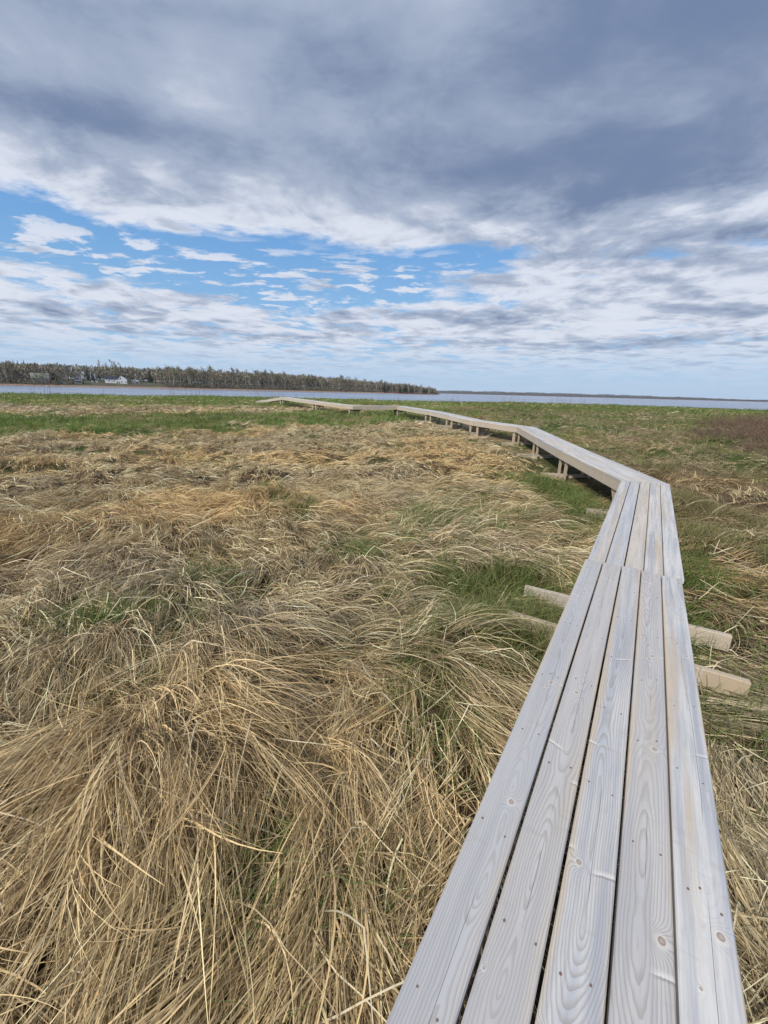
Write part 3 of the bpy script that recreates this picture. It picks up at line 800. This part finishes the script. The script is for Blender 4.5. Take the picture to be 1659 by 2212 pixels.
for v in vv:
    jit = 0 if v > 20 else (vnoise(ss * 900, ss * 0, 9, 71) - .5) * 3
    VV.append(np.stack([sx + nx * (v + jit), sy + ny * (v + jit), hl_height(ss, v)], 1))
VV = np.concatenate(VV); a = np.arange(len(vv) - 1)[:, None] * 120 + np.arange(119)[None, :]
FF = np.stack([a, a + 1, a + 121, a + 120], -1).reshape(-1, 4)
m_head, nt, p = material('headland_soil')
co = nt.node('ShaderNodeTexCoord').outputs['Object']; hz_ = nt.sep(co)[2]
f = nt.noise(co, .06, 4, .6); f2 = nt.noise(co, .5, 4, .6)
gcol = nt.mix(nt.step(f, .45, .62), (.060, .048, .034), (.065, .085, .03))
sand = nt.mix(nt.step(f2, .4, .65), (.20, .115, .075), (.33, .24, .18))
lvl = nt.math('ADD', hz_, nt.math('MULTIPLY', nt.math('SUBTRACT', f2, .5), .7))
red = nt.step(nt.sep(co)[0], -20., 40.)
sand = nt.mix(nt.math('MULTIPLY', red, .8), sand, (.26, .085, .05))
cut = nt.math('ADD', .35, nt.math('MULTIPLY', red, 1.1))
nt.put(p.inputs['Base Color'], nt.mix(nt.step(lvl, cut, nt.math('ADD', cut, .4)), sand, gcol)); p.inputs['Roughness'].default_value = .95
tag(link('headland', mesh_np('headland', VV, FF, True), m_head), kind='structure')

m_bark = plain('grey_bark', (.34, .31, .275), .9, .3, .6)
m_birch = plain('pale_bark', (.60, .57, .51), .85, .2, .6)
m_brush = plain('bare_twigs', (.205, .172, .13), .9, .45, .2)
m_bud = plain('budding_twigs', (.20, .195, .095), .9, .35, .25)
m_spruce = plain('spruce_needles', (.028, .047, .026), .9, .4, .4)
m_scrub = plain('shore_scrub', (.105, .086, .068), .95, .4, .15)

def tube(V, Fq, M, p, q, r0, r1, mat, n=5):
    p = np.array(p, float); q = np.array(q, float); d_ = q - p; d_ /= np.linalg.norm(d_)
    a = np.cross(d_, (0, 0, 1) if abs(d_[2]) < .9 else (1, 0, 0)); a /= np.linalg.norm(a); b = np.cross(d_, a)
    k = len(V)
    for c, r in ((p, r0), (q, r1)):
        for j in range(n):
            t = 2 * math.pi * j / n; V.append(c + a * r * math.cos(t) + b * r * math.sin(t))
    for j in range(n): Fq.append((k + j, k + (j + 1) % n, k + n + (j + 1) % n, k + n + j)); M.append(mat)
def leafquad(V, Fq, M, c, size, r_, mat, up=.0):
    a = r_.normal(size=3); a[2] += up; a /= np.linalg.norm(a); b = np.cross(a, r_.normal(size=3)); b /= np.linalg.norm(b)
    k = len(V); V.extend([c - a * size * .1, c + b * size * .12 + a * size * .5, c + a * size, c - b * size * .12 + a * size * .5]); Fq.append((k, k + 1, k + 2, k + 3)); M.append(mat)
def bare_tree(seed, H, wide, dens):
    r_ = np.random.default_rng(seed); V = []; Fq = []; M = []
    pts = [np.array([0, 0, -.5])]; nseg = 6
    for k in range(1, nseg + 1):
        pts.append(np.array([r_.normal(0, .12) * k, r_.normal(0, .12) * k, H * k / nseg * .97]))
    for k in range(nseg): tube(V, Fq, M, pts[k], pts[k + 1], .24 * (1 - k / (nseg + .6)), .24 * (1 - (k + 1) / (nseg + .6)), 0)
    for k in range(22):
        t = r_.uniform(.28, .98); z = H * t; f = t * nseg; i0 = min(int(f), nseg - 1); base = pts[i0] + (pts[i0 + 1] - pts[i0]) * (f - i0)
        a = r_.uniform(0, 2 * math.pi); ln = wide * (1.15 - t) * r_.uniform(.6, 1.2)
        tip = base + np.array([math.cos(a) * ln, math.sin(a) * ln, ln * r_.uniform(.7, 1.6)])
        tube(V, Fq, M, base, tip, .05, .015, 0, 3)
        for _ in range(dens):
            c = base + (tip - base) * r_.uniform(.25, 1.05) + r_.normal(0, .35, 3)
            leafquad(V, Fq, M, c, r_.uniform(.9, 1.9), r_, 1, 1.1)
    me = mesh_np('bare_tree', np.array(V), np.array(Fq)); me.polygons.foreach_set('material_index', np.array(M, np.int32)); return me
def spruce_tree(seed, H, wide):
    r_ = np.random.default_rng(seed); V = []; Fq = []; M = []
    tube(V, Fq, M, (0, 0, -.5), (0, 0, H), .22, .03, 0)
    z = H * .10
    while z < H * .985:
        t = z / H; rr = wide * (1 - t) ** .85 + .12
        for _ in range(int(7 + 9 * (1 - t))):
            a = r_.uniform(0, 2 * math.pi); ln = rr * r_.uniform(.55, 1.15); di = np.array([math.cos(a), math.sin(a), -.22]); sd_ = np.array([-math.sin(a), math.cos(a), 0])
            p0 = np.array([0, 0, z + r_.uniform(-.2, .2)])
            k = len(V); ww = ln * .26
            V.extend([p0, p0 + di * ln * .6 + sd_ * ww, p0 + di * ln, p0 + di * ln * .6 - sd_ * ww + np.array([0, 0, -.15])]); Fq.append((k, k + 1, k + 2, k + 3)); M.append(1)
        z += H * .032
    me = mesh_np('spruce_tree', np.array(V), np.array(Fq)); me.polygons.foreach_set('material_index', np.array(M, np.int32)); return me

def tree_top(s):
    x, y, _, _ = hl_point(s)
    return np.interp(x / y, [-1.3, -.912, -.78, -.64, -.367, -.094, .07, .12, .135], [14, 16, 20, 22, 23.5, 22.5, 15.5, 10.5, 7])
bare_meshes = []
for k in range(6):
    me = bare_tree(200 + k, [13, 15, 12, 14, 16, 13][k], [3.4, 2.8, 3.8, 3.0, 2.6, 3.6][k], [7, 6, 8, 7, 5, 9][k])
    me.materials.append(m_birch if k in (1, 4) else m_bark); me.materials.append(m_bud if k in (2, 3) else m_brush); bare_meshes.append(me)
spruce_meshes = []
for k in range(3):
    me = spruce_tree(300 + k, [13, 11, 15][k], [3.0, 2.6, 2.9][k]); me.materials.append(m_bark); me.materials.append(m_spruce); spruce_meshes.append(me)
BT = {'bare': ['grey brown leafless tree standing in the wood on the far shore',
               'slim pale trunked birch standing in the wood on the far shore',
               'leafless tree with yellow green buds in the wood on the far shore'],
      'spruce': 'dark green pointed spruce among the bare trees on the far shore'}
HOUSE_S = [.40, .44, .49]
def clearing(s, v):
    # gardens round the houses stay open
    return (abs(s - H_S[1]) < .040 and v < 52) or (abs(s - H_S[0]) < .016 and 11 < v < 27)
def place(me, name, s, v, sc, lab, cat, grp, rz=None):
    x, y, nx_, ny_ = [float(q[0]) for q in hl_point(s)]
    o = bpy.data.objects.new(name, me); COL.objects.link(o)
    o.location = (x + nx_ * v, y + ny_ * v, float(hl_height(s, v)) - .1)
    o.rotation_euler = (0, 0, random.uniform(0, 6.28) if rz is None else rz); o.scale = (sc * random.uniform(.85, 1.1), sc * random.uniform(.85, 1.1), sc)
    return tag(o, lab, cat, grp)
def s_of_az(tanaz, v=0.):
    """headland parameter whose waterline point lies in the direction x/y."""
    q = np.linspace(0, 1, 2000); x, y, nx_, ny_ = hl_point(q); x = x + nx_ * v; y = y + ny_ * v
    return float(q[np.argmin(np.abs(x / y - tanaz))])
H_S = [s_of_az(-.815, 18), s_of_az(-.636, 30)]
cnt = 0
while cnt < 290:
    s = random.uniform(.27, .995); v = random.choice((random.uniform(9, 30), random.uniform(20, 95)))
    v = v if s < .93 else random.uniform(3, 22)
    if clearing(s, v): continue
    k = random.choice((0, 1, 2, 3, 4, 5, 0, 5)) if s < .8 else random.choice((0, 1, 4, 4, 1, 3))
    lab = BT['bare'][1 if k in (1, 4) else 2 if k in (2, 3) else 0]
    want = (float(tree_top(s)[0]) - float(hl_height(s, v))) * random.uniform(.68, 1.06)
    place(bare_meshes[k], 'bare_tree', s, v, want / [13, 15, 12, 14, 16, 13][k], lab, 'tree',
          ['grey bare trees on the far shore', 'birches on the far shore', 'budding trees on the far shore'][1 if k in (1, 4) else 2 if k in (2, 3) else 0]); cnt += 1
for t, v, sc in [(-.90, 60, 1.15), (-.885, 52, 1.1), (-.87, 60, 1.25), (-.86, 66, 1.2), (-.845, 62, 1.25), (-.80, 58, 1.1), (-.79, 50, 1.0), (-.69, 36, 1.0), (-.70, 50, 1.1),
                 (-.885, 12, .5), (-.876, 14, .55), (-.775, 16, .6), (-.768, 18, .65), (-.715, 12, .42), (-.74, 12, .45)]:
    place(spruce_meshes[random.randrange(3)], 'spruce_tree', s_of_az(t, v), v, sc, BT['spruce'], 'tree', 'spruces on the far shore')
for _ in range(52):
    s = random.uniform(.45, .90) if random.random() < .45 else random.uniform(.88, .992)
    v = random.uniform(30, 90) if s < .88 else random.uniform(4, 24)
    if clearing(s, v): continue
    k = random.randrange(3)
    place(spruce_meshes[k], 'spruce_tree', s, v, (float(tree_top(s)[0]) - float(hl_height(s, v))) * random.uniform(.6, 1.05) / [13, 11, 15][k], BT['spruce'], 'tree', 'spruces on the far shore')
for t, v in ((-.832, 8), (-.823, 10), (-.812, 8.5), (-.806, 10), (-.797, 8)):
    k = random.choice((0, 2, 5, 1))
    place(bare_meshes[k], 'bare_tree', s_of_az(t, v), v, random.uniform(.55, .8), 'bare tree in front of the pale house on the far shore', 'tree', 'bare trees before the pale house')
# tall bare crowns that stick out above the wood behind the white house
for j, t in enumerate((-.668, -.655, -.642, -.634, -.622)):
    place(bare_meshes[[4, 1, 4, 1, 4][j]], 'bare_tree', s_of_az(t, 92), 92, [1.28, 1.2, 1.35, 1.3, 1.18][j], 'tall thin bare tree rising above the wood behind the white house', 'tree', 'tall bare trees behind the white house')
# the depth of the wood behind, and the scrub along the bank, read as one mass each
def mass(name, n, vr, zr, size, mats, weights, seed, up, label, cat, srange=(.22, .998)):
    r_ = np.random.default_rng(seed)
    s = r_.uniform(*srange, n); v = r_.uniform(*vr, n)
    x, y, nx_, ny_ = hl_point(s)
    tip = np.clip((1. - s) / .12, .45, 1)
    v = v * tip
    g = hl_height(s, v)
    lump = .55 + .45 * vnoise(s * 900, v, 9, seed)
    z = g + r_.uniform(0, 1, n) ** .9 * (zr * np.clip(tip * 1.25, .5, 1) * lump if zr else (tree_top(s) - g - 2.) * (.72 + .3 * vnoise(s * 900, v, 9, seed)))
    ok = np.ones(n, bool)
    for k, hw_, v0, v1 in ((1, .042, 0, 52), (0, .016, 12, 27)): ok &= ~((np.abs(s - H_S[k]) < hw_) & (v < v1) & (v > v0))
    c = np.stack([x + nx_ * v, y + ny_ * v, z], 1)[ok]; n = len(c)
    a = r_.normal(size=(n, 3)); a[:, 2] += up; a /= np.linalg.norm(a, axis=1)[:, None]
    b = np.cross(a, r_.normal(size=(n, 3))); b /= np.linalg.norm(b, axis=1)[:, None]
    sz = r_.uniform(.5, 1.2, (n, 1)) * size
    V = np.stack([c, c + b * sz * .16 + a * sz * .5, c + a * sz, c - b * sz * .16 + a * sz * .5], 1).reshape(-1, 3)
    F = np.arange(n * 4).reshape(-1, 4)
    me = mesh_np(name, V, F); me.polygons.foreach_set('material_index', r_.choice(len(mats), n, p=weights).astype(np.int32))
    tag(link(name, me, mats), label, cat, kind='stuff')
mass('woodland', 95000, (24, 115), 0, 2.9, [m_brush, m_bud, m_bark, m_spruce], [.46, .22, .22, .10], 5, 2.2, 'bare grey brown wood filling the far shore behind the front trees', 'woodland')
mass('shore_scrub', 22000, (4.5, 24), 4.2, 1.9, [m_scrub, m_brush, m_bud], [.6, .3, .1], 6, .5, 'low dark scrub along the bank of the far shore', 'scrub')

m_white = plain('white_clapboard', (.86, .87, .88), .6, .04, 1.)
m_roofd = plain('dark_slate_roof', (.030, .034, .050), .7, .2, 1.)
m_roofg = plain('grey_green_roof', (.20, .215, .205), .8, .2, 1.)
m_pale = plain('pale_siding', (.30, .33, .31), .7, .1, 1.)
m_greyw = plain('weathered_siding', (.25, .25, .25), .8, .25, 1.)
m_win = plain('dark_window', (.03, .035, .045), .15, .1, 1., .5)
m_teal = plain('teal_paint', (.25, .42, .46), .6, .2, 1.)
m_navy = plain('navy_cover', (.02, .03, .08), .6, .2, 1.)
def building(name, tanaz, v, label, parts, cat='house', rz=0.):
    s = s_of_az(tanaz, v); x, y, nx_, ny_ = [float(q[0]) for q in hl_point(s)]
    wx, wy = x + nx_ * v, y + ny_ * v
    face = math.atan2(wy, wx) - math.pi / 2 + rz          # front turned to the water
    root = empty(name, Matrix.Translation((wx, wy, float(hl_height(s, v)))) @ Matrix.Rotation(face, 4, 'Z'))
    tag(root, label, cat)
    parts(root)
    return root
def wall_box(root, x0, x1, y0, y1, z1, mat, nm='wall'):
    bm = bmesh.new(); add_box(bm, x0, x1, y0, y1, -1.2, z1); return link(nm, bm_mesh(nm, bm), mat, root)
def gable_x(root, x0, x1, y0, y1, z0, zr, mat, ov=.35):
    """ridge along x: long slope to the viewer."""
    bm = bmesh.new(); ym = (y0 + y1) / 2
    pts = [(y0 - ov, z0 - .15), (ym, zr), (y1 + ov, z0 - .15), (y1 + ov, z0 + .1), (ym, zr + .25), (y0 - ov, z0 + .1)]
    A = [bm.verts.new((x0 - ov, y, z)) for y, z in pts]; B = [bm.verts.new((x1 + ov, y, z)) for y, z in pts]
    for i in range(6): bm.faces.new((A[i], A[(i + 1) % 6], B[(i + 1) % 6], B[i]))
    bm.faces.new(A[::-1]); bm.faces.new(B)
    bmesh.ops.recalc_face_normals(bm, faces=bm.faces); return link('roof', bm_mesh('roof', bm), mat, root)
def gable_end_x(root, x0, x1, y0, y1, z0, zr, mat):
    bm = bmesh.new(); ym = (y0 + y1) / 2
    for xx0, xx1 in ((x0, x0 + .15), (x1 - .15, x1)):
        A = [bm.verts.new((xx0, y, z)) for y, z in ((y0, z0), (y1, z0), (ym, zr - .02))]; B = [bm.verts.new((xx1, y, z)) for y, z in ((y0, z0), (y1, z0), (ym, zr - .02))]
        bm.faces.new(A); bm.faces.new(B[::-1])
        for i in range(3): bm.faces.new((A[i], B[i], B[(i + 1) % 3], A[(i + 1) % 3]))
    bmesh.ops.recalc_face_normals(bm, faces=bm.faces); return link('gable', bm_mesh('gable', bm), mat, root)
def gable_y(root, x0, x1, y0, y1, z0, xr, zr, matr, matw, ov=.3):
    """ridge along y: gable end faces the viewer; xr is the ridge's x."""
    bm = bmesh.new(); poly_prism(bm, [(x0, z0 + .004), (x1, z0 + .004), (xr, zr - .05)], y0, y1); bmesh.ops.recalc_face_normals(bm, faces=bm.faces)
    link('gable', bm_mesh('gable', bm), matw, root)
    bm = bmesh.new(); poly_prism(bm, [(x0 - ov, z0 - .2), (xr, zr), (x1 + ov, z0 - .2), (x1 + ov, z0 + .05), (xr, zr + .25), (x0 - ov, z0 + .05)], y0 - ov, y1 + ov)
    bmesh.ops.recalc_face_normals(bm, faces=bm.faces); link('roof', bm_mesh('roof', bm), matr, root)
def opening(root, nm, x0, x1, y, z0, z1, mat=None):
    bm = bmesh.new(); add_box(bm, x0, x1, y - .06, y + .05, z0, z1); o = link(nm, bm_mesh(nm, bm), mat or m_win, root)
    if nm == 'window':
        bm = bmesh.new()
        for a in ((x0 - .12, x1 + .12, z0 - .12, z0 - .003), (x0 - .12, x1 + .12, z1 + .003, z1 + .12), (x0 - .12, x0 - .003, z0, z1), (x1 + .003, x1 + .12, z0, z1)):
            add_box(bm, a[0], a[1], y - .09, y + .05, a[2], a[3])
        link('frame', bm_mesh('frame', bm), m_white, o)
    return o
def white_house(r):
    wall_box(r, -9.5, 1.5, 0, 7, 3.9, m_white); gable_x(r, -9.5, 1.3, 0, 7, 3.9, 7.0, m_roofd); gable_end_x(r, -9.5, 1.5, 0, 7, 3.9, 6.9, m_white)
    for x in (-6.2, -1.8): opening(r, 'window', x - .5, x + .5, 0, 1.6, 2.7)
    opening(r, 'window', -4.1, -3.4, 0, 1.1, 2.1); opening(r, 'door', .2, 1.1, 0, -.2, 2.1)
    wall_box(r, 1.62, 9.2, -1.0, 8, 4.3, m_white, 'wing_wall'); gable_y(r, 1.62, 9.2, -1.0, 8, 4.3, 4.4, 7.9, m_roofd, m_white)
    opening(r, 'window', 3.2, 4.5, -1.0, 3.9, 4.9); opening(r, 'window', 3.9, 5.2, -1.0, .9, 1.9); opening(r, 'window', 7.3, 8.6, -1.0, .9, 1.6); opening(r, 'door', 1.9, 2.7, -1.0, -.3, 1.9)
building('white_house', -.636, 30, 'white two part house with dark roof and front gable on the far shore', white_house)
def pale_house(r):
    wall_box(r, -6, 6, 0, 8, 3.6, m_pale); gable_x(r, -6, 6, 0, 8, 3.6, 7.6, m_roofg); gable_end_x(r, -6, 6, 0, 8, 3.6, 7.5, m_white)
    for x in (-4, -1, 2, 4.5): opening(r, 'window', x - .6, x + .6, 0, 1.2, 2.7)
building('pale_house', -.815, 18, 'pale house with grey roof half hidden by trees at left', pale_house)
def frame_house(r):
    wall_box(r, -3.4, 3.4, 0, 8, 3.2, m_greyw); gable_y(r, -3.4, 3.4, 0, 8, 3.2, -1., 9.0, m_roofg, m_greyw)
    opening(r, 'window', -1.5, .5, 0, 3.6, 5.4); opening(r, 'window', -2.5, 2.2, 0, .8, 2.4)
building('grey_house', -.725, 16, 'tall grey steep gabled house between bare trees on the far shore', frame_house)
def small_shed(r):
    wall_box(r, -2.6, 2.6, 0, 4, 2.0, m_white); gable_x(r, -2.6, 2.6, 0, 4, 2.0, 3.0, m_roofd)
    opening(r, 'door', -.6, .6, 0, -.3, 1.6)
building('garden_shed', -.688, 34, 'low white shed with dark roof left of the white house', small_shed, 'shed')
def side_shed(r):
    wall_box(r, -3, 4.5, 0, 6, 2.2, m_greyw); gable_y(r, -3, 4.5, 0, 6, 2.2, -.2, 4.4, m_roofg, m_white); opening(r, 'window', -.8, .5, 0, 2.4, 3.2); opening(r, 'door', 1, 2.2, 0, -.3, 1.9)
building('side_shed', -.592, 34, 'grey outbuilding with white gable right of the white house', side_shed, 'shed')
def boat_shed(r):
    wall_box(r, -2.2, 2.2, 0, 4, 2.1, m_teal); gable_y(r, -2.2, 2.2, 0, 4, 2.1, 0, 3.4, m_navy, m_teal); opening(r, 'door', -1.2, .2, 0, -.4, 1.8, m_navy); opening(r, 'window', .7, 1.7, 0, .8, 1.6)
building('beach_hut', -.765, 9, 'small teal hut with navy roof on the beach of the far shore', boat_shed, 'hut')

# ------------------------------------------------------------------ the distant low shore on the right
DS = [(.02, -.0012, .0), (.08, -.0012, .0035), (.145, -.0012, .0058), (.33, -.0012, .0060), (.50, -.0014, .0048), (.586, -.0016, .0030), (.64, -.0016, .0014), (.70, -.0014, .0012), (.85, -.0014, .003)]
DD = 2600.
t = np.linspace(.02, .85, 260); top = np.interp(t, [q[0] for q in DS], [q[2] for q in DS]) * DD * .8 + 1.5
dxs = t * DD; dys = np.sqrt(np.maximum(1 - t * t, 0)) * DD
VV = []
for off, zf in ((0, -1.2), (6, -.2), (60, .6), (200, 1.0), (500, 1.1)):
    sc = (DD + off) / DD
    VV.append(np.stack([dxs * sc, dys * sc, -.8 + (top * max(zf, 0) if zf > 0 else np.full_like(top, zf))], 1))
VV = np.concatenate(VV); a = np.arange(4)[:, None] * 260 + np.arange(259)[None, :]
m_dist = plain('distant_land', (.075, .062, .055), .95, .3, .01)
tag(link('distant_shore', mesh_np('distant_shore', VV, np.stack([a, a + 260, a + 261, a + 1], -1).reshape(-1, 4), True), m_dist), kind='structure')
r_ = np.random.default_rng(9); n = 26000
tt = r_.uniform(.02, .85, n); off = r_.uniform(4, 320, n); sc = (DD + off) / DD
tp = np.interp(tt, t, top); z = -.6 + tp * np.clip(off / 60, 0, 1) * .6 + r_.random(n) * (2.5 + tp * .55) * (.5 + .9 * vnoise(tt * 2600, off * .3, 26, 81))
c = np.stack([tt * DD * sc, np.sqrt(1 - tt * tt) * DD * sc, z], 1)
a = r_.normal(size=(n, 3)); a[:, 2] += 1; a /= np.linalg.norm(a, axis=1)[:, None]; b = np.cross(a, r_.normal(size=(n, 3))); b /= np.linalg.norm(b, axis=1)[:, None]
szz = r_.uniform(2, 5, (n, 1))
V = np.stack([c, c + b * szz * .3 + a * szz * .5, c + a * szz, c - b * szz * .3 + a * szz * .5], 1).reshape(-1, 3)
m_dwood = plain('distant_trees', (.075, .072, .068), .95, .35, .01)
tag(link('distant_woodland', mesh_np('distant_woodland', V, np.arange(n * 4).reshape(-1, 4)), m_dwood), 'dark low line of woods on the distant right shore', 'woodland', kind='stuff')

# ------------------------------------------------------------------ air
bm = bmesh.new(); add_box(bm, -3200, 3200, -400, 3400, -6, 75)
m_haze = bpy.data.materials.new('haze_air'); m_haze.use_nodes = True
hn = m_haze.node_tree.nodes; hn.remove(hn['Principled BSDF'])
pv = hn.new('ShaderNodeVolumePrincipled'); pv.inputs['Color'].default_value = (.80, .87, 1, 1); pv.inputs['Density'].default_value = 7e-5
m_haze.node_tree.links.new(pv.outputs[0], hn['Material Output'].inputs['Volume'])
tag(link('haze', bm_mesh('haze', bm), m_haze), 'thin pale sea air over the bay', 'haze', kind='stuff')
